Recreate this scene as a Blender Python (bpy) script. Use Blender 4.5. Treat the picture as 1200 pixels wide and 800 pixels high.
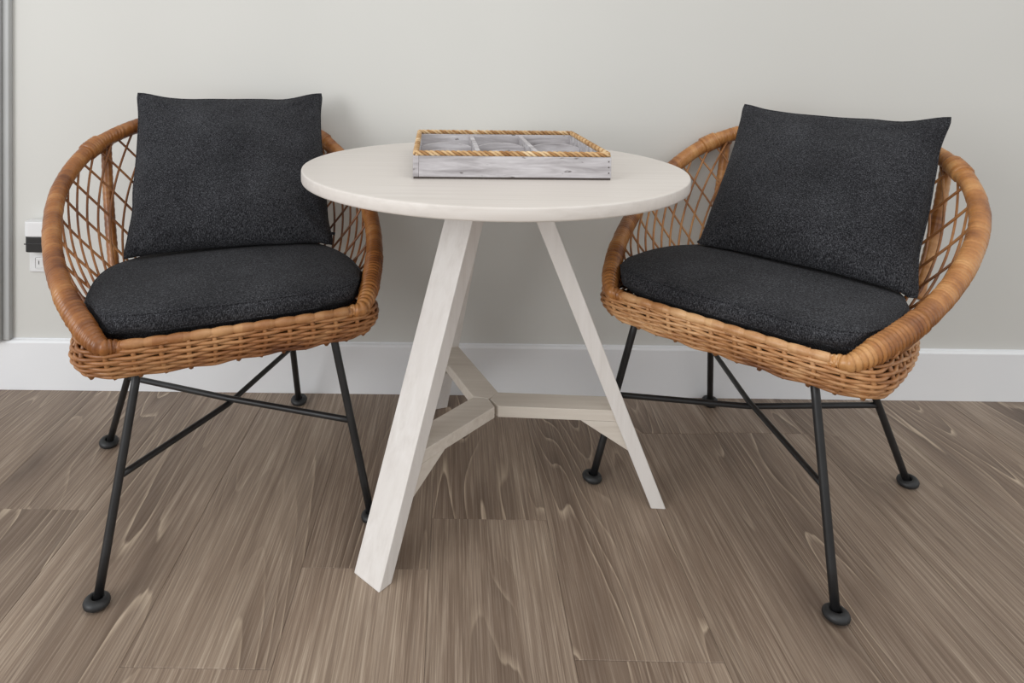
import bpy, bmesh, math, random
from mathutils import Vector, Matrix, noise

random.seed(7)
D = bpy.data
SC = bpy.context.scene
COL = SC.collection
for o in list(D.objects):
    D.objects.remove(o)

# ------------------------------------------------------------------ camera
F_PX, CX, CY = 791.903, 525.403, 79.455
PITCH, ROLL, CAM_Z = 0.02141, -0.01208, 0.96
cd = D.cameras.new('camera'); cam = D.objects.new('camera', cd); COL.objects.link(cam)
cd.sensor_width = 36.0; cd.sensor_fit = 'HORIZONTAL'
cd.lens = F_PX / 1200 * 36
cd.shift_x = (600 - CX) / 1200
cd.shift_y = (CY - 400) / 1200
_r = Vector((1, 0, 0)); _f = Vector((0, math.cos(PITCH), -math.sin(PITCH)))
_d = Vector((0, -math.sin(PITCH), -math.cos(PITCH)))
_r2 = _r * math.cos(ROLL) + _d * math.sin(ROLL)
_d2 = -_r * math.sin(ROLL) + _d * math.cos(ROLL)
cam.matrix_world = Matrix(((_r2.x, -_d2.x, -_f.x, 0), (_r2.y, -_d2.y, -_f.y, 0), (_r2.z, -_d2.z, -_f.z, CAM_Z), (0, 0, 0, 1)))
cd.clip_start = 0.02
SC.camera = cam

# ------------------------------------------------------------------ world, lights, exposure
W = D.worlds.new('world'); SC.world = W; W.use_nodes = True
bg = W.node_tree.nodes['Background']
bg.inputs[0].default_value = (0.97, 0.985, 1.0, 1)
bg.inputs[1].default_value = 0.84

def area(name, loc, target, sx, sy, power, color):
    l = D.lights.new(name, 'AREA'); l.shape = 'RECTANGLE'; l.size = sx; l.size_y = sy
    l.energy = power; l.color = color
    o = D.objects.new(name, l); COL.objects.link(o)
    o.location = loc
    o.rotation_euler = (Vector(target) - Vector(loc)).to_track_quat('-Z', 'Y').to_euler()
    return o
area('window_light', (-2.5, -0.9, 1.45), (0.3, 1.6, 0.5), 1.5, 1.6, 46, (0.97, 0.985, 1.0))
area('ceiling_light', (0.7, 0.2, 2.55), (0.5, 0.9, 0.0), 1.6, 1.2, 10, (1.0, 0.95, 0.88))

SC.view_settings.view_transform = 'Standard'
SC.view_settings.look = 'None'
SC.view_settings.gamma = 1
SC.view_settings.use_curve_mapping = False
SC.view_settings.exposure = 0.09

# ------------------------------------------------------------------ helpers
def mesh_obj(name, verts, faces, mat, parent=None, smooth=False, uvs=None):
    me = D.meshes.new(name); me.from_pydata([tuple(v) for v in verts], [], faces)
    me.materials.append(mat)
    if smooth:
        me.polygons.foreach_set('use_smooth', [True] * len(me.polygons))
    if uvs is not None:
        ul = me.uv_layers.new(name='uv')
        for lp in me.loops:
            ul.data[lp.index].uv = uvs[lp.vertex_index]
    me.update()
    return link(name, me, parent)

def link(name, me, parent=None):
    o = D.objects.new(name, me); COL.objects.link(o)
    if parent is not None:
        o.parent = parent
    return o

def empty(name, loc=(0, 0, 0), rz=0.0, parent=None):
    o = D.objects.new(name, None); COL.objects.link(o); o.empty_display_size = 0.1
    o.location = loc; o.rotation_euler = (0, 0, rz)
    if parent is not None:
        o.parent = parent
    return o

def tag(o, label, cat, group=None):
    o['label'] = label; o['category'] = cat
    if group:
        o['group'] = group
    return o

def bevel_mesh(name, verts, faces, mat, parent=None, w=0.002, seg=2):
    bm = bmesh.new()
    vs = [bm.verts.new(v) for v in verts]
    for f in faces:
        bm.faces.new([vs[i] for i in f])
    bm.normal_update()
    bmesh.ops.recalc_face_normals(bm, faces=bm.faces)
    if w > 0:
        bmesh.ops.bevel(bm, geom=list(bm.edges), offset=w, segments=seg, affect='EDGES', profile=0.5)
    me = D.meshes.new(name); bm.to_mesh(me); bm.free()
    me.materials.append(mat)
    return link(name, me, parent)

BOXF = [(0, 3, 2, 1), (4, 5, 6, 7), (0, 1, 5, 4), (1, 2, 6, 5), (2, 3, 7, 6), (3, 0, 4, 7)]

def boxv(x0, x1, y0, y1, z0, z1):
    return [(x0, y0, z0), (x1, y0, z0), (x1, y1, z0), (x0, y1, z0), (x0, y0, z1), (x1, y0, z1), (x1, y1, z1), (x0, y1, z1)]

def box(name, x0, x1, y0, y1, z0, z1, mat, parent=None, w=0.002, seg=2):
    return bevel_mesh(name, boxv(x0, x1, y0, y1, z0, z1), BOXF, mat, parent, w, seg)

def prism(name, poly, origin, ex, ey, ez, depth, mat, parent=None, w=0.0015):
    """poly in (ex,ey) plane, extruded +-depth/2 along ez"""
    n = len(poly); vs = []
    for s in (-0.5, 0.5):
        for (a, b) in poly:
            vs.append(origin + ex * a + ey * b + ez * (depth * s))
    fs = [tuple(range(n))[::-1], tuple(range(n, 2 * n))]
    for i in range(n):
        j = (i + 1) % n
        fs.append((i, j, n + j, n + i))
    return bevel_mesh(name, vs, fs, mat, parent, w)

def catmull(P, n=10, closed=False):
    P = [Vector(p) for p in P]
    Q = ([P[-1]] + P + [P[0], P[1]]) if closed else ([2 * P[0] - P[1]] + P + [2 * P[-1] - P[-2]])
    out = []
    for i in range(1, len(Q) - 2):
        a, b, c, e = Q[i - 1], Q[i], Q[i + 1], Q[i + 2]
        for k in range(n):
            t = k / n
            out.append(0.5 * (2 * b + (c - a) * t + (2 * a - 5 * b + 4 * c - e) * t * t + (3 * b - a - 3 * c + e) * t ** 3))
    if not closed:
        out.append(P[-1].copy())
    return out

def resample(P, n, closed=False):
    P = [Vector(p) for p in P]
    if closed:
        P = P + [P[0]]
    L = [0.0]
    for a, b in zip(P, P[1:]):
        L.append(L[-1] + (b - a).length)
    out = []; k = 0
    m = n if closed else n - 1
    for i in range(n):
        s = L[-1] * i / m
        while k < len(P) - 2 and L[k + 1] < s:
            k += 1
        t = (s - L[k]) / max(1e-9, L[k + 1] - L[k])
        out.append(P[k].lerp(P[k + 1], t))
    return out, L[-1]

def tube_data(P, rad, sides=8, closed=False, cap=True):
    """returns verts, faces, uvs (u = length in metres, v = turn)"""
    P = [Vector(p) for p in P]; n = len(P)
    R = rad if callable(rad) else (lambda i: rad)
    T = []
    for i in range(n):
        if closed:
            t = P[(i + 1) % n] - P[i - 1]
        else:
            t = P[min(i + 1, n - 1)] - P[max(i - 1, 0)]
        T.append(t.normalized())
    up = Vector((0, 0, 1)) if abs(T[0].z) < 0.9 else Vector((0, 1, 0))
    N = (up - T[0] * up.dot(T[0])).normalized()
    vs = []; fs = []; uv = []; s = 0.0
    for i in range(n):
        if i:
            N = (N - T[i] * N.dot(T[i]))
            N.normalize(); s += (P[i] - P[i - 1]).length
        B = T[i].cross(N); r = R(i)
        for k in range(sides):
            a = 2 * math.pi * k / sides
            vs.append(P[i] + (N * math.cos(a) + B * math.sin(a)) * r); uv.append((s, k / sides))
    m = n if closed else n - 1
    for i in range(m):
        j = (i + 1) % n
        for k in range(sides):
            l = (k + 1) % sides
            fs.append((i * sides + k, i * sides + l, j * sides + l, j * sides + k))
    if cap and not closed:
        fs.append(tuple(range(sides))[::-1]); fs.append(tuple((n - 1) * sides + k for k in range(sides)))
    return vs, fs, uv

def tube(name, P, rad, mat, parent=None, sides=8, closed=False):
    vs, fs, uv = tube_data(P, rad, sides, closed)
    return mesh_obj(name, vs, fs, mat, parent, True, uv)

def lathe_data(profile, seg=24):
    vs = []; fs = []; n = len(profile)
    for k in range(seg):
        a = 2 * math.pi * k / seg
        for (r, z) in profile:
            vs.append(Vector((r * math.cos(a), r * math.sin(a), z)))
    for k in range(seg):
        l = (k + 1) % seg
        for i in range(n - 1):
            fs.append((k * n + i, l * n + i, l * n + i + 1, k * n + i + 1))
    return vs, fs

# ------------------------------------------------------------------ materials
def srgb(r, g, b):
    f = lambda c: (c / 255 / 12.92) if c / 255 <= 0.04045 else ((c / 255 + 0.055) / 1.055) ** 2.4
    return (f(r), f(g), f(b), 1)

class Mat:
    def __init__(s, name, rough=0.5, spec=0.5):
        s.m = D.materials.new(name); s.m.use_nodes = True
        s.nt = s.m.node_tree; s.b = s.nt.nodes['Principled BSDF']
        s.b.inputs['Roughness'].default_value = rough
        s.b.inputs['Specular IOR Level'].default_value = spec
    def n(s, t, **kw):
        nd = s.nt.nodes.new(t)
        for k, v in kw.items():
            if k.startswith('_'):
                setattr(nd, k[1:], v)
            else:
                nd.inputs[k.replace('__', ' ')].default_value = v
        return nd
    def l(s, a, b):
        s.nt.links.new(a, b)
    def coords(s, kind='Object', scale=(1, 1, 1), rand=0.0):
        tc = s.n('ShaderNodeTexCoord'); mp = s.n('ShaderNodeMapping'); mp.inputs['Scale'].default_value = scale
        s.l(tc.outputs[kind], mp.inputs['Vector'])
        if rand:
            oi = s.n('ShaderNodeObjectInfo'); vm = s.n('ShaderNodeVectorMath', _operation='MULTIPLY_ADD')
            vm.inputs[1].default_value = (1, 1, 1)
            cm = s.n('ShaderNodeMath', _operation='MULTIPLY'); cm.inputs[1].default_value = rand
            s.l(oi.outputs['Random'], cm.inputs[0])
            s.l(tc.outputs[kind], vm.inputs[0]); s.l(cm.outputs[0], vm.inputs[2])
            s.l(vm.outputs[0], mp.inputs['Vector'])
        return mp.outputs[0]
    def noise(s, vec, scale, detail=3, rough=0.5, dist=0.0):
        nd = s.n('ShaderNodeTexNoise', Scale=scale, Detail=detail, Roughness=rough, Distortion=dist)
        s.l(vec, nd.inputs['Vector']); return nd.outputs['Fac']
    def ramp(s, fac, stops, interp='LINEAR'):
        nd = s.n('ShaderNodeValToRGB'); cr = nd.color_ramp; cr.interpolation = interp
        while len(cr.elements) < len(stops):
            cr.elements.new(0.5)
        for e, (p, c) in zip(cr.elements, stops):
            e.position = p; e.color = c if len(c) == 4 else (*c, 1)
        s.l(fac, nd.inputs[0]); return nd.outputs[0]
    def mix(s, a, b, fac, mode='MIX'):
        nd = s.n('ShaderNodeMix', _data_type='RGBA', _blend_type=mode)
        for sock, v in ((nd.inputs[6], a), (nd.inputs[7], b), (nd.inputs[0], fac)):
            if isinstance(v, (float, int, tuple)):
                sock.default_value = v
            else:
                s.l(v, sock)
        return nd.outputs[2]
    def math(s, op, a, b=0.0, c=0.0):
        nd = s.n('ShaderNodeMath', _operation=op)
        for i, v in enumerate((a, b, c)):
            if isinstance(v, (float, int)):
                nd.inputs[i].default_value = v
            else:
                s.l(v, nd.inputs[i])
        return nd.outputs[0]
    def color(s, v):
        if isinstance(v, tuple):
            s.b.inputs['Base Color'].default_value = v
        else:
            s.l(v, s.b.inputs['Base Color'])
    def rough(s, v):
        s.l(v, s.b.inputs['Roughness'])
    def bump(s, h, strength=0.3, dist=0.002):
        nd = s.n('ShaderNodeBump', Strength=strength, Distance=dist)
        s.l(h, nd.inputs['Height']); s.l(nd.outputs[0], s.b.inputs['Normal'])

G = lambda v: (v, v, v, 1)

# painted wall
m = Mat('wall_paint', 0.75, 0.3); v = m.coords('Object')
m.color(m.ramp(m.noise(v, 1.3, 2), [(0.3, srgb(206, 205, 200)), (0.7, srgb(211, 210, 205))]))
m.bump(m.noise(v, 160, 3), 0.12, 0.001); M_WALL = m.m
# baseboard
m = Mat('baseboard_paint', 0.38, 0.5); v = m.coords('Object')
m.color(m.ramp(m.noise(v, 3, 2), [(0.3, srgb(234, 235, 237)), (0.7, srgb(239, 240, 241))]))
m.bump(m.noise(v, 60, 2), 0.05, 0.001); M_BASE = m.m
# grey trim
m = Mat('trim_paint', 0.5); v = m.coords('Object')
m.color(m.ramp(m.noise(v, 6, 2), [(0.3, srgb(176, 177, 176)), (0.7, srgb(182, 183, 182))])); M_TRIM = m.m

# vinyl oak planks (each plank its own offset through Object Info random)
def plank_mat():
    m = Mat('oak_plank', 0.5, 0.4)
    tc = m.n('ShaderNodeTexCoord'); oi = m.n('ShaderNodeObjectInfo')
    off = m.n('ShaderNodeVectorMath', _operation='MULTIPLY_ADD')
    comb = m.n('ShaderNodeCombineXYZ')
    m.l(m.math('MULTIPLY', oi.outputs['Random'], 13.7), comb.inputs[0])
    m.l(m.math('MULTIPLY', oi.outputs['Random'], 41.3), comb.inputs[1])
    m.l(m.math('MULTIPLY', oi.outputs['Random'], 7.1), comb.inputs[2])
    off.inputs[1].default_value = (1, 1, 1)
    m.l(tc.outputs['Object'], off.inputs[0]); m.l(comb.outputs[0], off.inputs[2])
    def mp(sc):
        q = m.n('ShaderNodeMapping'); q.inputs['Scale'].default_value = sc; m.l(off.outputs[0], q.inputs[0]); return q.outputs[0]
    # cathedral figure: slow warped field, banded into pale growth lines
    field = m.noise(mp((5.2, 0.50, 1)), 1.0, 1.5, 0.4, 0.25)
    wob = m.noise(mp((60, 6, 1)), 1.0, 2, 0.5)
    bands = m.math('FRACT', m.math('MULTIPLY_ADD', wob, 0.22, m.math('MULTIPLY', field, 30.0)))
    fib = m.noise(mp((330, 5.0, 1)), 1.0, 4, 0.7, 0.15)
    fib2 = m.noise(mp((120, 1.8, 1)), 1.0, 5, 0.65, 0.25)
    fib3 = m.noise(mp((34, 0.9, 1)), 1.0, 4, 0.6, 0.5)
    patch = m.noise(mp((3.6, 1.1, 1)), 1.0, 3, 0.55, 0.8)
    vor = m.n('ShaderNodeTexVoronoi', Scale=1.0, Randomness=1.0); m.l(mp((2.6, 1.0, 1)), vor.inputs['Vector'])
    kd = m.math('MULTIPLY_ADD', m.noise(mp((22, 9, 1)), 1.0, 3), 0.10, vor.outputs['Distance'])
    knot = m.ramp(kd, [(0.0, G(1)), (0.08, G(0.8)), (0.13, G(0.25)), (0.2, G(0.0))])
    halo = m.ramp(kd, [(0.10, G(0.55)), (0.32, G(0.0))])
    c = m.ramp(patch, [(0.28, srgb(100, 86, 76)), (0.42, srgb(128, 112, 99)), (0.56, srgb(148, 132, 117)), (0.74, srgb(178, 163, 147))])
    c = m.mix(c, m.ramp(fib3, [(0.3, srgb(86, 72, 62)), (0.5, srgb(138, 122, 108)), (0.72, srgb(184, 169, 153))]), 0.36)
    c = m.mix(c, m.ramp(fib2, [(0.3, srgb(86, 71, 61)), (0.5, srgb(138, 122, 108)), (0.7, srgb(196, 182, 166))]), 0.34)
    c = m.mix(c, m.ramp(fib, [(0.34, srgb(84, 70, 60)), (0.5, srgb(138, 122, 108)), (0.66, srgb(212, 198, 181))]), 0.34)
    breakup = m.ramp(m.noise(mp((5, 1.1, 1)), 1.0, 3), [(0.44, G(0)), (0.58, G(1))])
    c = m.mix(c, srgb(98, 83, 72), m.math('MULTIPLY', breakup, 0.38))
    lines = m.ramp(bands, [(0.0, G(0)), (0.04, G(1)), (0.09, G(0.6)), (0.18, G(0)), (1.0, G(0))])
    spot = m.ramp(fib2, [(0.35, G(0.25)), (0.6, G(1))])
    c = m.mix(c, srgb(204, 188, 168), m.math('MULTIPLY', m.math('MULTIPLY', lines, breakup), m.math('MULTIPLY', spot, 0.75)))
    dark = m.ramp(bands, [(0.0, G(0.6)), (0.03, G(0)), (0.5, G(0)), (1.0, G(0.6))])
    c = m.mix(c, srgb(80, 66, 57), m.math('MULTIPLY', dark, m.math('MULTIPLY', breakup, 0.7)))
    c = m.mix(c, srgb(92, 78, 69), halo)
    c = m.mix(c, srgb(66, 55, 49), m.math('MULTIPLY', knot, 0.85))
    # per plank tone
    tone = m.n('ShaderNodeHueSaturation', Hue=0.5, Saturation=1.12)
    m.l(m.math('MULTIPLY_ADD', oi.outputs['Random'], 0.12, 0.99), tone.inputs['Value'])
    m.l(c, tone.inputs['Color'])
    m.color(tone.outputs[0])
    m.rough(m.ramp(fib2, [(0.3, G(0.52)), (0.7, G(0.42))]))
    m.bump(fib, 0.25, 0.0006)
    return m.m
M_PLANK = plank_mat()
m = Mat('subfloor', 0.9); m.color(srgb(70, 60, 52)); M_SUB = m.m

# rattan: uv.x metres along the cane
def rattan(name, wrap, dark, mid, light, rough=0.42):
    m = Mat(name, rough, 0.5)
    tc = m.n('ShaderNodeTexCoord'); sep = m.n('ShaderNodeSeparateXYZ'); m.l(tc.outputs['UV'], sep.inputs[0])
    idx = m.math('FLOOR', m.math('MULTIPLY', sep.outputs[0], 1.0 / wrap))
    wn = m.n('ShaderNodeTexWhiteNoise', _noise_dimensions='1D'); m.l(idx, wn.inputs['W'])
    ob = m.coords('Object')
    big = m.noise(ob, 9, 3, 0.6)
    fine = m.noise(ob, 220, 3, 0.6)
    f = m.math('MULTIPLY_ADD', wn.outputs['Value'], 0.15, m.math('MULTIPLY_ADD', big, 1.5, -0.33))
    f = m.math('MULTIPLY_ADD', fine, 0.22, m.math('ADD', f, -0.11))
    oi = m.n('ShaderNodeObjectInfo')
    m.color(m.mix(m.ramp(f, [(0.18, dark), (0.5, mid), (0.85, light)]), oi.outputs['Color'], 1.0, 'MULTIPLY'))
    m.bump(fine, 0.15, 0.001)
    return m.m
M_WRAP = rattan('rattan_wrap', 0.0075, srgb(114, 66, 32), srgb(172, 116, 64), srgb(212, 162, 106), 0.34)
M_WEAVE = rattan('rattan_weave', 0.05, srgb(120, 74, 42), srgb(178, 126, 80), srgb(222, 178, 130), 0.42)
M_CANE = rattan('rattan_cane', 0.09, srgb(110, 66, 32), srgb(160, 106, 58), srgb(196, 144, 90))

m = Mat('black_steel', 0.42, 0.5); v = m.coords('Object')
m.color(m.ramp(m.noise(v, 30, 3), [(0.3, srgb(26, 26, 27)), (0.7, srgb(36, 36, 37))])); M_STEEL = m.m
m = Mat('black_rubber', 0.5, 0.5); v = m.coords('Object')
m.color(m.ramp(m.noise(v, 40, 3), [(0.3, srgb(30, 31, 32)), (0.7, srgb(42, 43, 44))])); M_RUBBER = m.m

# charcoal denim-like upholstery
def fabric(name, a, b, c):
    m = Mat(name, 0.92, 0.15)
    v1 = m.coords('Object', (820, 820, 160)); v2 = m.coords('Object', (280, 280, 900)); v3 = m.coords('Object')
    w1 = m.noise(v1, 1.0, 1.5, 0.6); w2 = m.noise(v2, 1.0, 1.5, 0.6)
    f = m.math('MULTIPLY_ADD', w1, 0.62, m.math('MULTIPLY', w2, 0.38))
    f = m.math('MULTIPLY_ADD', m.noise(v3, 7, 3), 0.16, m.math('ADD', f, -0.08))
    m.color(m.ramp(f, [(0.30, a), (0.48, b), (0.68, c)]))
    m.bump(m.math('MULTIPLY_ADD', w1, 1.0, w2), 0.45, 0.0012)
    m.b.inputs['Sheen Weight'].default_value = 0.03
    m.b.inputs['Sheen Roughness'].default_value = 0.5
    return m.m
M_FAB = fabric('charcoal_fabric', srgb(15, 15, 17), srgb(33, 33, 36), srgb(90, 91, 95))
m = Mat('dark_thread', 0.9, 0.1); m.color(srgb(34, 35, 37)); M_THREAD = m.m

# whitewashed table wood
def whitewash(name, lo, mid, hi, sc, rough=0.42):
    m = Mat(name, rough, 0.45); v = m.coords('Object', sc, 5.0); v2 = m.coords('Object')
    g = m.noise(v, 1.0, 4, 0.6, 0.3)
    c = m.ramp(g, [(0.28, lo), (0.5, mid), (0.72, hi)])
    c = m.mix(c, mid, m.ramp(m.noise(v2, 5, 3), [(0.35, G(0.0)), (0.7, G(0.8))]))
    m.color(c); m.bump(g, 0.12, 0.0008)
    return m.m
M_TOP = whitewash('whitewashed_top', srgb(206, 199, 192), srgb(214, 207, 200), srgb(220, 214, 208), (3, 90, 90))
M_LEG = whitewash('whitewashed_leg', srgb(212, 206, 200), srgb(224, 219, 214), srgb(232, 228, 224), (60, 60, 5))
M_STRETCH = whitewash('whitewashed_stretcher', srgb(200, 190, 178), srgb(211, 202, 190), srgb(220, 212, 202), (5, 80, 80))

m = Mat('greywashed_wood', 0.7, 0.3); v = m.coords('Object', (7, 60, 60), 3.0); v2 = m.coords('Object', (1, 1, 1), 3.0)
g = m.noise(v, 1.0, 4, 0.65, 0.4)
c = m.ramp(g, [(0.25, srgb(136, 131, 132)), (0.5, srgb(184, 180, 182)), (0.75, srgb(218, 216, 218))])
c = m.mix(c, srgb(74, 66, 62), m.ramp(m.noise(m.coords('Object', (40, 110, 110), 3.0), 1.0, 2), [(0.68, G(0)), (0.74, G(0.8))]))
m.color(c); m.bump(g, 0.3, 0.001); M_GREYWOOD = m.m
m = Mat('dark_base_wood', 0.8); m.color(srgb(72, 64, 60)); M_DARKWOOD = m.m
m = Mat('jute_rope', 0.8, 0.25); v = m.coords('Object')
m.color(m.ramp(m.noise(v, 30, 3, 0.5), [(0.3, srgb(166, 124, 82)), (0.5, srgb(202, 168, 124)), (0.7, srgb(230, 208, 172))]))
m.bump(m.noise(v, 500, 2), 0.4, 0.001); M_ROPE = m.m
m = Mat('jute_rope_gap_shade', 0.8, 0.25); v = m.coords('Object')  # darker jute colour standing in for the shade between rope twists
m.color(m.ramp(m.noise(v, 30, 3, 0.5), [(0.3, srgb(146, 106, 66)), (0.7, srgb(184, 142, 96))])); M_ROPE_SHADE = m.m
m = Mat('white_plastic', 0.35); m.color(srgb(226, 226, 226)); M_PLASTIC = m.m
m = Mat('black_plastic', 0.35); m.color(srgb(24, 24, 25)); M_BLACKPL = m.m

# ------------------------------------------------------------------ the setting
BB_Y = 1.8795           # front of the baseboard
WALL_Y = 1.894
def struct(o):
    o['kind'] = 'structure'; return o
struct(box('wall_back', -2.6, 3.2, WALL_Y, WALL_Y + 0.12, 0.0, 2.7, M_WALL, w=0))
bb = struct(empty('baseboard_back', (0, 0, 0)))
prof = [(0, 0), (0, 0.134), (0.003, 0.138), (0.008, 0.140), (WALL_Y - BB_Y, 0.140), (WALL_Y - BB_Y, 0)]
prism('board', [(a, b) for a, b in prof], Vector((0.3, BB_Y, 0)), Vector((0, 1, 0)), Vector((0, 0, 1)), Vector((1, 0, 0)), 5.8, M_BASE, bb, w=0.0006)
# thin shadow-gap caulk bead where wall and board meet
tube('caulk_bead', [(-2.6, WALL_Y - 0.001, 0.1405), (3.2, WALL_Y - 0.001, 0.1405)], 0.0022, M_BASE, bb, 6)
# grey casing at the left picture edge, standing on the baseboard
tr = struct(empty('trim_1', (0, 0, 0)))
box('casing_board', -1.36, -1.2405, WALL_Y - 0.034, WALL_Y, 0.141, 2.3, M_TRIM, tr, 0.002)
box('casing_edge', -1.2405, -1.2210, WALL_Y - 0.018, WALL_Y, 0.141, 2.3, M_TRIM, tr, 0.003)

floor = struct(box('floor', -2.6, 3.2, -1.6, WALL_Y + 0.12, -0.06, -0.006, M_SUB, w=0))
PW, PH0 = 0.2376, 0.00779
jr = random.Random(11)
known = {-1: 1.375, 0: 1.052, -5: 1.389, 2: 1.707}     # end joints seen in the photograph (column: distance)
me_cache = {}
def plank_mesh(L):
    key = round(L, 3)
    if key not in me_cache:
        bm = bmesh.new(); g = 0.0003; b = 0.0008
        x0, x1, y0, y1 = -PW / 2 + g, PW / 2 - g, -L / 2 + g, L / 2 - g
        lo = [bm.verts.new(p) for p in ((x0, y0, -0.006), (x1, y0, -0.006), (x1, y1, -0.006), (x0, y1, -0.006))]
        mi = [bm.verts.new(p) for p in ((x0, y0, -b * 0.5), (x1, y0, -b * 0.5), (x1, y1, -b * 0.5), (x0, y1, -b * 0.5))]
        hi = [bm.verts.new(p) for p in ((x0 + b, y0 + b, 0), (x1 - b, y0 + b, 0), (x1 - b, y1 - b, 0), (x0 + b, y1 - b, 0))]
        for i in range(4):
            j = (i + 1) % 4
            bm.faces.new((lo[i], lo[j], mi[j], mi[i])); bm.faces.new((mi[i], mi[j], hi[j], hi[i]))
        bm.faces.new(hi); bm.faces.new(lo[::-1])
        me = D.meshes.new('plank'); bm.to_mesh(me); bm.free(); me.materials.append(M_PLANK)
        me_cache[key] = me
    return me_cache[key]
ca, sa = math.cos(PH0), math.sin(PH0)
PL = 1.22
for col in range(-12, 12):
    # right edge of column 'col' counted from the seam at 0.4414; column lies between col-1.. seam
    xo = 0.4414 + (col - 0.5) * PW if False else 0.4414 + col * PW - PW / 2
    j0 = known.get(col, None)
    if j0 is None:
        j0 = 0.75 + jr.random() * PL
    cuts = [-1.58]
    y = j0
    while y > -1.4:
        y -= PL
    y += PL
    while y < BB_Y - 0.08:
        cuts.append(y); y += PL
    cuts.append(BB_Y + 0.008)
    for a, b in zip(cuts, cuts[1:]):
        if b - a < 0.05:
            continue
        o = link('plank', plank_mesh(b - a), floor)
        s = (a + b) / 2
        o.location = (xo * ca + s * sa, s * ca, 0.0)
        o.rotation_euler = (0, 0, -PH0 if jr.random() < 0.5 else math.pi - PH0)

# outlet and plug-in device
xo = -1.137
pl = tag(empty('outlet_plate', (xo, WALL_Y, 0.388)), 'white rectangular wall outlet plate behind the left chair', 'outlet')
box('cover_plate', -0.035, 0.035, -0.006, 0, -0.057, 0.057, M_PLASTIC, pl, 0.003, 3)
box('receptacle', -0.017, 0.017, -0.0085, -0.005, -0.046, -0.014, M_PLASTIC, pl, 0.004, 3)
for sx in (-0.0065, 0.0065):
    box('slot', sx - 0.001, sx + 0.001, -0.0089, -0.008, -0.034, -0.024, M_BLACKPL, pl, 0)
dv = tag(empty('plug_in_device', (xo + 0.006, WALL_Y - 0.0066, 0.3965)), 'small white and black device plugged into the wall outlet', 'plug-in device')
def rounded(name, z0, z1, hw, dep, mat, par, top=0.0):
    poly = []
    for k in range(9):
        a = math.pi * k / 8
        poly.append((-hw + 0.014 + (-0.014 * math.cos(a / 2) if False else 0), 0))
    pts = [(-hw, 0), (hw, 0)]
    for k in range(7):
        a = math.pi / 2 * k / 6; pts.append((hw - 0.014 + 0.014 * math.cos(a), -dep + 0.014 - 0.014 * math.sin(a)))
    for k in range(7):
        a = math.pi / 2 + math.pi / 2 * k / 6; pts.append((-hw + 0.014 + 0.014 * math.cos(a), -dep + 0.014 - 0.014 * math.sin(a)))
    return prism(name, pts, Vector((0, 0, (z0 + z1) / 2)), Vector((1, 0, 0)), Vector((0, 1, 0)), Vector((0, 0, 1)), z1 - z0, mat, par, 0.002)
rounded('upper_body', 0.044, 0.085, 0.037, 0.036, M_PLASTIC, dv)
rounded('lower_body', 0.0, 0.044, 0.0355, 0.034, M_BLACKPL, dv)
box('ridge', -0.034, 0.034, -0.0352, -0.033, 0.022, 0.025, M_BLACKPL, dv, 0.0005)

# ------------------------------------------------------------------ chair
HOOP = [(0.0, 0.4058, 0.7893), (0.1531, 0.3822, 0.7725), (0.2721, 0.3132, 0.7256), (0.3302, 0.2016, 0.6574),
        (0.3352, 0.0596, 0.5866), (0.3041, -0.0936, 0.519), (0.2400, -0.2340, 0.4620)]
hp = [Vector((-x, y, z)) for x, y, z in HOOP[:0:-1]] + [Vector(p) for p in HOOP]
HC = catmull(hp, 14)
HOOP_R = 0.0185
HE = [Vector((x, y, z)) for x, y, z in ((0.2080, -0.2430, 0.4500), (0.1700, -0.2480, 0.4455))]
HX = catmull([Vector((-p.x, p.y, p.z)) for p in HE[::-1]] + hp + HE, 14)
def hoop_data():
    """wrapped hoop: every turn of cane is a raised, slightly slanted band; the ends are bound with tight round cord"""
    fine, L = resample(HX, 4001)
    rr = random.Random(5)
    spans = []; s = 0.0
    while s < L:
        e = min(s, L - s)
        if e < 0.22:
            w = 0.0086
        elif e < 0.40:
            w = 0.0072
        else:
            w = 0.007 + rr.random() * 0.004
            if rr.random() < 0.10:
                w = 0.014 + rr.random() * 0.010
        h = 0.0034 * min(1, 0.3 + e / 0.1) if e < 0.22 else (0.0010 if e < 0.40 else 0.0006)
        if e > 0.40 and rr.random() < 0.13:
            h = 0.0013
        spans.append((s, min(L, s + w), h, rr.uniform(-1, 1) * 0.0004)); s += w
    vs = []; fs = []; uv = []; SD_ = 16; rows = 0
    N = None
    for wi, (a, b, h, jit) in enumerate(spans):
        for t in (0.0, 0.2, 0.5, 0.8):
            q = a + (b - a) * t
            x = q / L * 4000; k = min(3998, int(x)); k = max(1, k)
            c_ = fine[k]; T = (fine[k + 1] - fine[k - 1]).normalized()
            if N is None:
                N = Vector((0, 0, 1))
            N = (N - T * N.dot(T)).normalized(); Bn = T.cross(N)
            e = min(q, L - q)
            base = HOOP_R + (0.0020 if e < 0.22 else 0.0) + jit
            if e < 0.11:
                base *= 0.38 + 0.62 * (e / 0.11)
            r = base - h * (1.0 if t == 0 else (0.2 if t in (0.2, 0.8) else 0.0))
            sl = 0.28 * (1 if q < L / 2 else -1)
            for m_ in range(SD_):
                an = 2 * math.pi * m_ / SD_
                vs.append(c_ + (N * math.cos(an) + Bn * math.sin(an)) * r + T * (sl * r * math.cos(an + 0.6)))
                uv.append((wi * 0.0075 + 0.0037, m_ / SD_))
            rows += 1
    for i in range(rows - 1):
        for k in range(SD_):
            l = (k + 1) % SD_
            fs.append((i * SD_ + k, i * SD_ + l, (i + 1) * SD_ + l, (i + 1) * SD_ + k))
    fs.append(tuple(range(SD_))[::-1]); fs.append(tuple((rows - 1) * SD_ + k for k in range(SD_)))
    return vs, fs, uv

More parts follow.
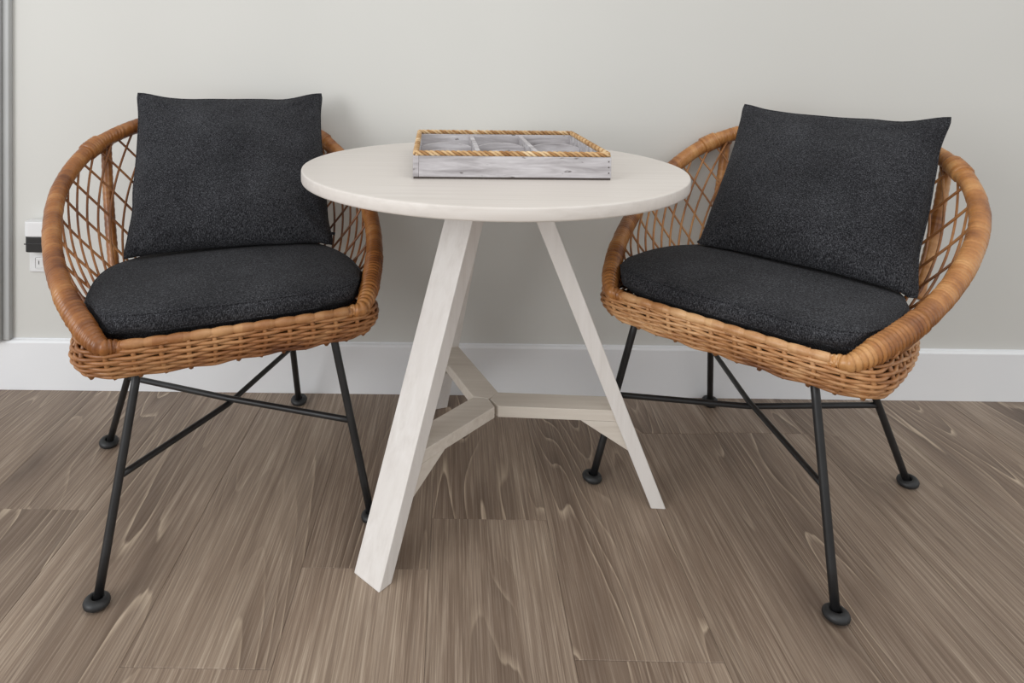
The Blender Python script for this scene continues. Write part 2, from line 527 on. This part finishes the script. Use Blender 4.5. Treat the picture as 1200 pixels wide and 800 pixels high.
def plan_ring(w, y0, dF, n, dB, z, N=360, nb=2.3):
    P = []
    for k in range(N):
        t = 2 * math.pi * k / N
        c_, s_ = math.cos(t), math.sin(t)
        e = n if s_ < 0 else nb
        x = w * math.copysign(abs(c_) ** (2 / e), c_)
        y = y0 + (dB if s_ >= 0 else dF) * math.copysign(abs(s_) ** (2 / e), s_)
        P.append(Vector((x, y, z)))
    return P
Z_BOT, Z_TOP = 0.392, 0.460
def band_ring(t, off=0.0):
    bul = math.sin(math.pi * min(1, max(0, t)))
    return plan_ring(0.263 + 0.016 * bul + off, -0.1009, 0.136 + 0.012 * bul + 0.016 * t + off, 5.6, 0.30 + 0.03 * t + 0.012 * bul + off, Z_BOT + (Z_TOP - Z_BOT) * t)
NSTAKE = 40
def band_meshes():
    ws = []
    ROWS = 12
    SUB = 8
    N = NSTAKE * SUB
    for r in range(ROWS):
        t = (r + 0.2) / (ROWS - 0.1)
        base, L = resample(band_ring(t), N, True)
        P = []
        rr = random.Random(100 + r)
        jit = [rr.uniform(-1, 1) for _ in range(NSTAKE + 1)]; jit[-1] = jit[0]
        for i in range(N):
            a = base[i - 1]; b = base[(i + 1) % N]
            tg = (b - a).normalized(); nr = Vector((tg.y, -tg.x, 0))
            ph = math.pi * (i / SUB + (r % 2))
            k = i // SUB; f = (i % SUB) / SUB
            jz = jit[k] * (1 - f) + jit[k + 1] * f
            P.append(base[i] + nr * (0.0037 * math.cos(ph) + 0.0008 * jz) + Vector((0, 0, 0.0016 * jz)))
        vs, fs, uv = tube_data(P, 0.0033, 7, True)
        ws.append((vs, fs, uv))
    st = []
    rings = [resample(band_ring(t), NSTAKE * 2, True)[0] for t in (-0.03, 0.12, 0.3, 0.5, 0.7, 0.88, 1.02)]
    for k in range(NSTAKE):
        st.append(tube_data([R[2 * k] for R in rings], 0.0046, 6))
    return ws, st

def lattice():
    """two families of diagonal canes between hoop and seat ring"""
    top, L = resample(HC, 801)
    ring = resample(band_ring(1.0, 0.009), 720, True)[0]
    # ring points ordered from left front corner round the back to the right front corner
    def near(p):
        return min(range(720), key=lambda i: (ring[i].xy - p.xy).length)
    a = near(Vector((-0.262, -0.235, 0))); b = near(Vector((0.262, -0.235, 0)))
    # ring runs counter-clockwise from +x: right corner b -> (+x,+y) -> back -> left a
    seq = []
    i = b
    while i != a:
        seq.append(ring[i]); i = (i + 1) % 720
    seq.append(ring[a]); seq = seq[::-1]
    bot, _ = resample(seq, 801)
    def S(u, v):
        x = min(799.999, max(0, u * 800)); i = int(x); f = x - i
        p = top[i].lerp(top[i + 1], f); q = bot[i].lerp(bot[i + 1], f)
        r = p.lerp(q, v)
        # gentle outward belly
        c = Vector((0, 0.05, 0)); o = Vector((r.x, r.y - 0.05, 0))
        return r + o.normalized() * (0.014 * math.sin(math.pi * v)) if o.length > 0 else r
    out = []
    NS = 34; dirs = []
    for sgn in (1, -1):
        for k in range(-6, NS + 7):
            u0 = (k + 0.5) / NS
            P = []; u = u0
            ok = True
            st = 26
            for j in range(st + 1):
                v = j / st
                if 0.035 < u < 0.965:
                    off = 0.0022 * sgn * math.cos(math.pi * 7 * v)
                    p = S(u, v)
                    o = Vector((p.x, p.y - 0.05, 0)).normalized()
                    P.append(p + o * (0.002 * sgn))
                uu = min(0.999, max(0.001, u))
                h = (S(uu, 0) - S(uu, 1)).length
                u += sgn * 0.335 * h / 0.36 * 0.36 / st * 1.0
            if len(P) >= 5:
                out.append((tube_data(P, 0.0027, 6), sgn, k))
    return out

HD = hoop_data(); WD, SD = band_meshes(); LD = lattice()
def to_mesh(name, data, mat):
    vs, fs, uv = data
    me = D.meshes.new(name); me.from_pydata([tuple(v) for v in vs], [], fs); me.materials.append(mat)
    me.polygons.foreach_set('use_smooth', [True] * len(me.polygons))
    if uv is not None:
        ul = me.uv_layers.new(name='uv')
        for lp in me.loops:
            ul.data[lp.index].uv = uv[lp.vertex_index]
    return me
rj = random.Random(3)
def shift_uv(data, s):
    return data[0], data[1], [(u + s, v) for u, v in data[2]]
ME_HOOP = to_mesh('hoop', HD, M_WRAP)
ME_WEAV = [to_mesh('weaver', shift_uv(w, rj.random() * 30), M_WEAVE) for w in WD]
ME_STAKE = [to_mesh('stake', shift_uv(w, rj.random() * 30), M_WEAVE) for w in SD]
ME_LAT = [to_mesh('lattice_cane', shift_uv(w[0], rj.random() * 30), M_CANE) for w in LD]
def border_data():
    P = [p for p in resample(band_ring(1.0), 1440, True)[0] if p.y < -0.21 and abs(p.x) < 0.20]
    P.sort(key=lambda p: p.x)
    P, L = resample(P, 241)
    P = [p + Vector((0, -0.002, -0.0055)) for p in P]
    return tube_data(P, lambda i: 0.0068 + 0.0022 * abs(math.sin(math.pi * i / 240 * L / 0.037)) ** 0.7, 10)
ME_BORDER = to_mesh('border_roll', border_data(), M_WEAVE)
# posts behind the lattice
def post_data(s):
    A = Vector((s * 0.247, 0.342, 0.738)); B = Vector((s * 0.224, 0.205, 0.45))
    P = [A.lerp(B, t / 60) + Vector((s * 0.25, 0.9, 0)).normalized() * (0.012 * math.sin(math.pi * t / 60) + 0.012) for t in range(61)]
    return tube_data(P, lambda i: 0.0125 - (0.0007 if i % 3 == 0 else 0) + (0.004 if i < 4 else 0), 12)
ME_POST = [to_mesh('back_post', post_data(s), M_WRAP) for s in (-1, 1)]
# binding lashings where posts meet the hoop
def lash_data(s):
    u = 0.5 + s * 0.165
    P, L = resample(HC, 801)
    i0 = int(u * 800); seg = P[i0 - 9:i0 + 10]
    return tube_data(seg, lambda i: HOOP_R + 0.0042 - (0.0014 if i % 3 == 0 else 0), 14)
ME_LASH = [to_mesh('lashing', lash_data(s), M_WRAP) for s in (-1, 1)]
# seat base inside the band
ring0 = resample(band_ring(0.15, -0.006), 72, True)[0]
bv = [p.copy() for p in ring0] + [p - Vector((0, 0, 0.010)) for p in ring0]
bf = [tuple(range(72)), tuple(range(143, 71, -1))] + [(i, 72 + i, 72 + (i + 1) % 72, (i + 1) % 72) for i in range(72)]
ME_SEAT = D.meshes.new('seat_panel'); ME_SEAT.from_pydata([tuple(v) for v in bv], [], bf); ME_SEAT.materials.append(M_WEAVE)

# frame
FOOT_F, FOOT_B = (0.2513, -0.2223), (0.2326, 0.3015)
JF, JB, JZ = (0.2161, -0.1872), (0.192, 0.215), 0.198
def ext(f, j, z):
    t = z / JZ
    return (f[0] + (j[0] - f[0]) * t, f[1] + (j[1] - f[1]) * t, z)
LEGS = [(sx, f, j) for f, j in ((FOOT_F, JF), (FOOT_B, JB)) for sx in (-1, 1)]
def mir(p, s):
    return Vector((p[0] * s, p[1], p[2]))
ME_LEG = []; ME_ROD = []
for sx, f, j in LEGS:
    a = mir(ext(f, j, 0.012), sx); b = mir(ext(f, j, 0.402), sx)
    ME_LEG.append((to_mesh('leg', tube_data([a.lerp(b, t / 6) for t in range(7)], 0.0080, 14), M_STEEL), a, b))
for sx in (-1, 1):
    a = mir((JF[0], JF[1], JZ), sx); b = mir((JB[0], JB[1], JZ - 0.002), -sx)
    c_ = Vector((0, 0.0, JZ + (0.006 if sx > 0 else -0.006)))
    P = [a, a.lerp(c_, 0.5), a.lerp(c_, 0.93), b.lerp(c_, 0.93), b.lerp(c_, 0.5), b]
    ME_ROD.append(to_mesh('cross_rod', tube_data(catmull(P, 6), 0.0062, 12), M_STEEL))
# top frame under the seat
TP = [mir(ext(FOOT_F, JF, 0.398), -1), mir(ext(FOOT_F, JF, 0.398), 1), mir(ext(FOOT_B, JB, 0.398), 1), mir(ext(FOOT_B, JB, 0.398), -1)]
ME_TOPF = to_mesh('seat_frame', tube_data(resample(TP, 60, True)[0], 0.0062, 8, True), M_STEEL)
# rubber glide: thick collar ring
gp = [(0.0085, 0.004), (0.0085, 0.016), (0.0115, 0.0195), (0.0165, 0.0185), (0.0205, 0.0145), (0.0222, 0.0095), (0.0210, 0.004), (0.0175, 0.0005), (0.0, 0.0)]
gv, gf = lathe_data(gp, 28)
ME_GLIDE = D.meshes.new('foot_glide'); ME_GLIDE.from_pydata([tuple(v) for v in gv], [], gf); ME_GLIDE.materials.append(M_RUBBER)
ME_GLIDE.polygons.foreach_set('use_smooth', [True] * len(ME_GLIDE.polygons))

def make_chair(loc, rz, off, label, tint):
    t = tag(empty('rattan_chair', loc, rz), label, 'chair', 'rattan hoop chairs beside the table')
    for (me, a, b) in ME_LEG:
        o = link('leg', me, t)
        g = link('foot_glide', ME_GLIDE, o)
        tilt = (b - a).normalized()
        q = Vector((0, 0, 1)).rotation_difference((tilt + Vector((0, 0, 1.6))).normalized())
        base = a - tilt * (0.012 / tilt.z)
        g.location = (base.x, base.y, 0.0020); g.rotation_euler = q.to_euler(); g.scale = (1, 1, 0.82)
    for me in ME_ROD:
        link('cross_rod', me, t)
    link('seat_frame', ME_TOPF, t)
    B = Matrix.Translation((off[0], off[1], 0)) @ Matrix.Rotation(off[2], 4, 'Z')
    def part(name, me):
        o = link(name, me, t); o.matrix_local = B; o.color = tint; return o
    part('hoop', ME_HOOP)
    for me in ME_WEAV: part('weaver', me)
    for me in ME_STAKE: part('stake', me)
    for me in ME_LAT: part('lattice_cane', me)
    for me in ME_POST: part('back_post', me)
    for me in ME_LASH: part('lashing', me)
    part('border_roll', ME_BORDER)
    part('seat_panel', ME_SEAT)
    return t
LP = ((-0.46996, 1.45491, 0), 0.4653, (-0.0045, 0.0024, -0.0433))
RP = ((0.66882, 1.47123, 0), -0.8282, (0.0351, -0.0014, 0.0213))
make_chair(*LP, 'brown rattan hoop chair on black legs standing left of the table beside the wall outlet', (0.70, 0.61, 0.52, 1))
make_chair(*RP, 'honey brown rattan hoop chair on black legs standing right of the table, turned towards it', (1.0, 1.0, 1.0, 1))

def chair_mat(c):
    return Matrix.Translation(c[0]) @ Matrix.Rotation(c[1], 4, 'Z')
def basket_mat(c):
    o = c[2]
    return chair_mat(c) @ Matrix.Translation((o[0], o[1], 0)) @ Matrix.Rotation(o[2], 4, 'Z')

# ------------------------------------------------------------------ seat cushions
H_PTS = [p for p in resample(HX, 321)[0] if p.z < 0.56]
def clear_hoop(q, gap):
    w_ = q + Vector((0, 0, 0.4450))
    n_ = min(H_PTS, key=lambda p: (p - w_).length_squared)
    d_ = w_ - n_
    if d_.length < gap:
        inw = Vector((-n_.x, 0.02 - n_.y, 0)).normalized()
        for _ in range(40):
            w_ += inw * 0.001
            if (w_ - n_).length >= gap:
                break
    return w_ - Vector((0, 0, 0.4450))
def cushion(c, label, seed):
    N = 96
    outline = resample(plan_ring(0.266, -0.08, 0.164, 4.2, 0.292, 0, 360, 2.2), N, True)[0]
    cen = Vector((0, 0.02, 0))
    vs = []; fs = []
    prof = [(0.0, 0.0), (0.5, 0.0), (0.90, 0.0), (0.932, 0.004), (0.945, 0.013), (0.985, 0.0185), (1.0, 0.0235), (1.006, 0.030), (1.0, 0.040), (0.985, 0.0475), (0.965, 0.0515), (0.93, 0.0545), (0.85, 0.058), (0.7, 0.062), (0.5, 0.0645), (0.3, 0.066), (0.12, 0.0665)]
    prof = prof[1:]
    for (s, z) in prof:
        for p in outline:
            q = cen + (p - cen) * s
            nz = noise.noise(Vector((q.x * 7 + seed, q.y * 7, s * 2)))
            dz = 0.004 * nz * (1 if z > 0.03 else 0.2)
            if z > 0.045:
                k_ = min(1, max(0, (q.y - 0.03) / 0.12)); dz -= 0.004 * k_ * k_ * (3 - 2 * k_)
            vs.append(clear_hoop(Vector((q.x, q.y, z + dz)), 0.0265))
    n = len(prof)
    for i in range(n - 1):
        for k in range(N):
            l = (k + 1) % N
            fs.append((i * N + k, i * N + l, (i + 1) * N + l, (i + 1) * N + k))
    vs.append(Vector((cen.x, cen.y, 0.0))); vs.append(Vector((cen.x, cen.y, 0.0668)))
    for k in range(N):
        l = (k + 1) % N
        fs.append((n * N, l, k)); fs.append((n * N + 1, (n - 1) * N + k, (n - 1) * N + l))
    t = tag(empty('seat_cushion'), label, 'cushion', 'charcoal seat cushions')
    t.matrix_world = basket_mat(c) @ Matrix.Translation((0, 0, 0.4450))
    o = mesh_obj('pad', vs, fs, M_FAB, t, True)
    for (s, z) in ((0.974, 0.0500), (0.992, 0.0215)):
        P = []
        for p in outline:
            q = cen + (p - cen) * s
            nz = noise.noise(Vector((q.x * 7 + seed, q.y * 7, s * 2)))
            k_ = min(1, max(0, (q.y - 0.03) / 0.12)) if z > 0.03 else 0
            P.append(clear_hoop(Vector((q.x, q.y, z + 0.004 * nz * (1 if z > 0.03 else 0.2) - 0.004 * k_ * k_ * (3 - 2 * k_))), 0.0275))
        tube('piping', P, 0.0018, M_FAB, t, 6, True)
    return t
cushion(LP, 'rounded charcoal seat cushion on the left chair beside the wall outlet', 3.1)
cushion(RP, 'rounded charcoal seat cushion on the right chair', 9.4)

# height of the cushion top, so that a pillow is squashed by it instead of sinking in
C_OUT = resample(plan_ring(0.266, -0.08, 0.164, 4.2, 0.292, 0, 360, 2.2), 96, True)[0]
C_CEN = Vector((0, 0.02, 0))
C_PROF = [(0.0, 0.0668), (0.3, 0.066), (0.5, 0.0645), (0.7, 0.062), (0.85, 0.058), (0.93, 0.0545), (0.965, 0.0515), (1.006, 0.044)]
def cushion_top(x, y):
    d_ = Vector((x, y, 0)) - C_CEN
    if d_.length < 1e-6:
        return 0.0668
    an = math.atan2(d_.y, d_.x)
    r_ = min(C_OUT, key=lambda p: abs((math.atan2(p.y - C_CEN.y, p.x - C_CEN.x) - an + math.pi) % (2 * math.pi) - math.pi))
    s_ = d_.length / (r_ - C_CEN).length
    if s_ > 1.03:
        return None
    z = C_PROF[-1][1]
    for (a, za), (b, zb_) in zip(C_PROF, C_PROF[1:]):
        if a <= s_ <= b:
            z = za + (zb_ - za) * (s_ - a) / (b - a); break
    k_ = min(1, max(0, (y - 0.03) / 0.12))
    return z - 0.004 * k_ * k_ * (3 - 2 * k_)
def squash(P, mat, inv, gap):
    out = []
    for p in P:
        q = inv @ (mat @ p)
        if q.z < 0.16:
            h_ = cushion_top(q.x, q.y)
            if h_ is not None and q.z < h_ + gap:
                q.z = h_ + gap
        out.append(mat.inverted() @ (inv.inverted() @ q))
    return out
# ------------------------------------------------------------------ throw pillows
def pillow(c, pose, label, seed, ears, tail):
    x, y, z, yaw, tilt, roll, w, h = pose
    ex = Vector((math.cos(yaw), math.sin(yaw), 0)); b = Vector((-math.sin(yaw), math.cos(yaw), 0)); ez = Vector((0, 0, 1))
    up = ez * math.cos(tilt) + b * math.sin(tilt)
    e1 = ex * math.cos(roll) + up * math.sin(roll); e2 = -ex * math.sin(roll) + up * math.cos(roll)
    e3 = e1.cross(e2)      # towards the sitter (front)
    N = 56; TH = 0.062
    def edge(a, b_):
        # a,b in [-1,1]; edges curve inwards, corners stay out
        X = a * (w / 2) * (1 - 0.065 * (1 - abs(b_) ** 4.5) * abs(a) ** 2)
        Y = b_ * (h / 2) * (1 - (0.115 if b_ > 0 else 0.03) * (1 - abs(a) ** 4.5) * abs(b_) ** 2)
        cf = max(0.0, (abs(a) + abs(b_) - 1.84) / 0.16) ** 2 * 0.006
        X -= math.copysign(cf, a); Y -= math.copysign(cf, b_)
        X += 0.004 * noise.noise(Vector((b_ * 3, seed, 1))) * abs(a) ** 4
        Y += 0.005 * noise.noise(Vector((a * 3, seed, 5))) * abs(b_) ** 4
        return X, Y
    vs = []; fs = []; idx = {}
    for side in (1, -1):
        for i in range(N + 1):
            for j in range(N + 1):
                a = math.sin(math.pi / 2 * (2 * i / N - 1)); bb_ = math.sin(math.pi / 2 * (2 * j / N - 1))
                if (i in (0, N) or j in (0, N)) and side < 0:
                    idx[(side, i, j)] = idx[(1, i, j)]; continue
                X, Y = edge(a, bb_)
                sag = (1.06 - 0.38 * bb_) if side > 0 else 0.62
                hgt = TH * max(0, (1 - a * a)) ** 0.40 * max(0, (1 - bb_ * bb_)) ** (0.40 + 0.22 * max(0, bb_)) * sag
                # wrinkles radiating from the corners and loose folds
                wv = 0.0
                if hgt > 0:
                    for (cx_, cy_) in ((-1, -1), (1, -1), (-1, 1), (1, 1)):
                        dx, dy = a - cx_, bb_ - cy_; r_ = math.hypot(dx, dy)
                        an = math.atan2(dy * cy_, dx * cx_)
                        wv += 0.0035 * math.sin(an * 13 + seed * 3 + cx_) * math.exp(-((r_ - 0.35) / 0.28) ** 2)
                    wv += 0.010 * noise.noise(Vector((a * 1.6 + seed, bb_ * 1.6, side * 3)))
                    wv += 0.0035 * noise.noise(Vector((a * 4.5 + seed, bb_ * 4.5 + a * 2, side * 3)))
                    k_ = (1 - abs(a) ** 6) * (1 - abs(bb_) ** 6); wv *= min(1, hgt / 0.02) * k_
                p = e1 * X + e2 * (Y + h / 2) + e3 * (side * hgt + side * wv)
                idx[(side, i, j)] = len(vs); vs.append(p)
    for side in (1, -1):
        for i in range(N):
            for j in range(N):
                q = [idx[(side, i, j)], idx[(side, i + 1, j)], idx[(side, i + 1, j + 1)], idx[(side, i, j + 1)]]
                fs.append(tuple(q if side > 0 else q[::-1]))
    t = tag(empty('throw_pillow'), label, 'pillow', 'charcoal throw pillows')
    t.matrix_world = chair_mat(c) @ Matrix.Translation((x, y, z))
    INV = (basket_mat(c) @ Matrix.Translation((0, 0, 0.4450))).inverted(); PM = t.matrix_world.copy()
    vs = squash(vs, PM, INV, 0.0055)
    mesh_obj('cover', vs, fs, M_FAB, t, True)
    # sewn edge all round
    P = []
    def bpt(a, b_):
        X, Y = edge(a, b_); return e1 * X + e2 * (Y + h / 2)
    M_ = 30
    for k in range(M_): P.append(bpt(-1 + 2 * k / M_, -1))
    for k in range(M_): P.append(bpt(1, -1 + 2 * k / M_))
    for k in range(M_): P.append(bpt(1 - 2 * k / M_, 1))
    for k in range(M_): P.append(bpt(-1, 1 - 2 * k / M_))
    P = squash(P, PM, INV, 0.0095)
    tube('edge_seam', P, 0.0034, M_FAB, t, 8, True)
    # rounded corner ears
    for (a, b_) in ears:
        p0 = bpt(a * 0.96, b_ * 0.96); p1 = bpt(a, b_); dr = (p1 - p0).normalized()
        P = [p1 - dr * 0.022, p1 - dr * 0.010, p1 + dr * 0.001, p1 + dr * 0.006]
        rr = [0.0075, 0.0085, 0.0080, 0.0040]
        tube('corner_ear', P, lambda i: rr[i], M_FAB, t, 10)
    if tail:
        p1 = bpt(*tail) + e3 * 0.012 + e2 * 0.012
        P = [p1, p1 + e1 * 0.006 + e2 * 0.006, p1 + e1 * 0.013 + e2 * 0.004]
        tube('zip_pull', P, 0.0035, M_THREAD, t, 8)
    return t
pillow(LP, (0.0202, 0.0779, 0.498, -0.13, 0.5795, -0.0131, 0.462, 0.424), 'square charcoal throw pillow leaning on the back of the left chair', 2.0, [], (0.97, -0.97))
pillow(RP, (0.0700, 0.0541, 0.494, 0.0247, 0.6263, -0.0120, 0.452, 0.424), 'square charcoal throw pillow leaning on the back of the right chair', 6.5, [], None)

# ------------------------------------------------------------------ table
TC = Vector((0.0983, 1.4652, 0)); TT, TR, TTH = 0.7184, 0.4068, 0.024
tb = tag(empty('round_table', TC), 'round whitewashed wooden side table with three splayed legs', 'table')
tp = [(0.0, TT - TTH), (TR - 0.004, TT - TTH), (TR - 0.001, TT - TTH + 0.001), (TR, TT - TTH + 0.004), (TR, TT - 0.003), (TR - 0.0008, TT - 0.0008), (TR - 0.003, TT), (0.0, TT)]
v_, f_ = lathe_data(tp, 160)
bm = bmesh.new(); vv = [bm.verts.new(p) for p in v_]
for f in f_:
    bm.faces.new([vv[i] for i in f])
bmesh.ops.remove_doubles(bm, verts=bm.verts, dist=1e-5)
bmesh.ops.dissolve_degenerate(bm, edges=bm.edges, dist=1e-6)
me = D.meshes.new('tabletop'); bm.to_mesh(me); bm.free(); me.materials.append(M_TOP)
me.polygons.foreach_set('use_smooth', [abs(p.normal.z) < 0.9 for p in me.polygons])
link('tabletop', me, tb)
ST_Z, ST_H, ST_W = 0.205, 0.024, 0.060
Z = Vector((0, 0, 1))
for ang, rf, rt, tt, tht in ((-132, 0.3525, 0.092, 0.0085, 0.042), (-3, 0.376, 0.097, 0.0, 0.040), (110, 0.388, 0.092, 0.012, 0.036)):
    a = math.radians(ang); er = Vector((math.cos(a), math.sin(a), 0)); et = Vector((-er.y, er.x, 0))
    ztop = TT - TTH; th = 0.0305; hw = 0.0347; hwt = 0.0365
    # tangential width 69 mm, cut flush with floor and tabletop
    vs = [er * r_ + et * q_ for r_, q_ in ((rf, -hw), (rf, hw), (rf - th, hw), (rf - th, -hw))]
    vs += [er * r_ + et * (tt + q_) + Z * ztop for r_, q_ in ((rt, -hwt), (rt, hwt), (rt - tht, hwt), (rt - tht, -hwt))]
    bevel_mesh('leg', vs, BOXF, M_LEG, tb, 0.0018)
    sl = (rf - rt) / ztop
    rin = lambda z: rf - th - (sl + (tht - th) / ztop) * z
    # stretcher beam with mitred hub end
    k = ST_W / 2 / math.tan(math.radians(60))
    pts_top = [(0.0015, 0), (k + 0.0015, ST_W / 2), (rin(ST_Z) + 0.001, ST_W / 2), (rin(ST_Z) + 0.001, -ST_W / 2), (k + 0.0015, -ST_W / 2)]
    pts_bot = [(p[0] if i not in (2, 3) else rin(ST_Z - ST_H) + 0.001, p[1]) for i, p in enumerate(pts_top)]
    vs = [er * p + et * q + Z * (ST_Z - ST_H) for p, q in pts_bot] + [er * p + et * q + Z * ST_Z for p, q in pts_top]
    n = 5
    fs = [tuple(range(n))[::-1], tuple(range(n, 2 * n))] + [(i, (i + 1) % n, n + (i + 1) % n, n + i) for i in range(n)]
    bevel_mesh('stretcher', vs, fs, M_STRETCH, tb, 0.0012)
    zb = ST_Z - ST_H
    gl = 0.075; gh = 0.062
    prism('gusset', [(rin(zb) - gl, zb - 0.0004), (rin(zb - gh) + 0.001, zb - gh), (rin(zb) + 0.001, zb - 0.0004)], Vector((0, 0, 0)), er, Z, et, ST_W - 0.001, M_STRETCH, tb, 0.0006)
    # leg top mounting block
    prism('mounting_block', [(rt - tht - 0.03, ztop - 0.018), (rt - tht - 0.03, ztop), (rt - tht + 0.002, ztop), (rt - tht + 0.006, ztop - 0.018)], Vector((0, 0, 0)), er, Z, et, hw * 1.7, M_LEG, tb, 0.001)

# ------------------------------------------------------------------ tray
ty = tag(empty('organizer_tray', (0.1220, 1.478, TT), math.radians(1.2)), 'square greywashed wooden compartment tray with rope rim on the tabletop', 'tray')
TW, TD, TH_ = 0.3830, 0.362, 0.0445; x1, y1, wt = TW / 2, TD / 2, 0.011
box('base_panel', -x1 + 0.001, x1 - 0.001, -y1 + 0.001, y1 - 0.001, 0.0, 0.004, M_DARKWOOD, ty, 0.0006)
box('front_panel', -x1 + wt + 0.0004, x1, -y1, -y1 + wt, 0.0042, TH_, M_GREYWOOD, ty, 0.0008)
box('back_panel', -x1, x1, y1 - wt, y1, 0.0042, TH_, M_GREYWOOD, ty, 0.0008)
for s in (-1, 1):
    a, b = sorted((s * x1, s * (x1 - wt)))
    box('side_panel', a, b, -y1 + (wt + 0.0003 if s > 0 else 0.0), y1 - wt - 0.0003, 0.0042, TH_, M_GREYWOOD, ty, 0.0008)
box('floor_panel', -x1 + wt, x1 - wt, -y1 + wt, y1 - wt, 0.0042, 0.0075, M_GREYWOOD, ty, 0)
iw = (TW - 2 * wt); idp = (TD - 2 * wt)
for k in (1, 2):
    xc = -x1 + wt + iw * k / 3
    box('divider', xc - 0.005, xc + 0.005, -y1 + wt, y1 - wt, 0.0075, TH_ - 0.003, M_GREYWOOD, ty, 0.001)
for r in (1, 2):
    yc = -y1 + wt + idp * r / 3
    for k in range(3):
        xa = -x1 + wt + iw * k / 3 + (0.0052 if k else 0.0002); xb = -x1 + wt + iw * (k + 1) / 3 - (0.0052 if k < 2 else 0.0002)
        poly = [(xa, 0.0075), (xb, 0.0075)]
        for q in range(13):
            t = q / 12; poly.append((xb + (xa - xb) * t, 0.030 + 0.010 * math.sin(math.pi * t) ** 0.8))
        prism('cross_divider', poly, Vector((0, yc, 0)), Vector((1, 0, 0)), Vector((0, 0, 1)), Vector((0, 1, 0)), 0.009, M_GREYWOOD, ty, 0.0006)
# nails at the front panel ends
for zz in (0.014, 0.025, 0.036):
    vv_, ff_ = lathe_data([(0.0, 0.0006), (0.0012, 0.0005), (0.0014, 0.0)], 10)
    o = mesh_obj('nail', vv_, ff_, M_DARKWOOD, ty, True); o.location = (x1 - 0.005, -y1 - 0.0001, zz); o.rotation_euler = (math.pi / 2, 0, 0)
def rope(name, A, B, rr_, turns):
    A = Vector(A); B = Vector(B); ax = (B - A).normalized(); n1 = Vector((0, 0, 1)); n2 = ax.cross(n1)
    vs = []; fs = []; N = turns * 12
    for s in range(3):
        P = []
        for i in range(N + 1):
            t = i / N; an = 2 * math.pi * (t * turns / 1.0 + s / 3)
            P.append(A.lerp(B, t) + (n1 * math.cos(an) + n2 * math.sin(an)) * rr_ * 0.60)
        v, f, u = tube_data(P, rr_ * 0.46, 7)
        b0 = len(vs); vs += v; fs += [tuple(i + b0 for i in q) for q in f]
    o = mesh_obj(name, vs, fs, M_ROPE, ty, True); o.data.materials.append(M_ROPE_SHADE)
    k = len(fs) // 3
    for i in range(2 * k, 3 * k):
        o.data.polygons[i].material_index = 1  # last strand coloured dark as painted shade in the rope grooves
    return o
rz = TH_ + 0.0044; ri = x1 - 0.005; rj_ = y1 - 0.005
rope('rope_edge', (-ri, -rj_, rz), (ri, -rj_, rz), 0.0056, 12)
rope('rope_edge', (ri, rj_, rz), (-ri, rj_, rz), 0.0056, 12)
rope('rope_edge', (ri, -rj_, rz), (ri, rj_, rz), 0.0056, 12)
rope('rope_edge', (-ri, rj_, rz), (-ri, -rj_, rz), 0.0056, 12)
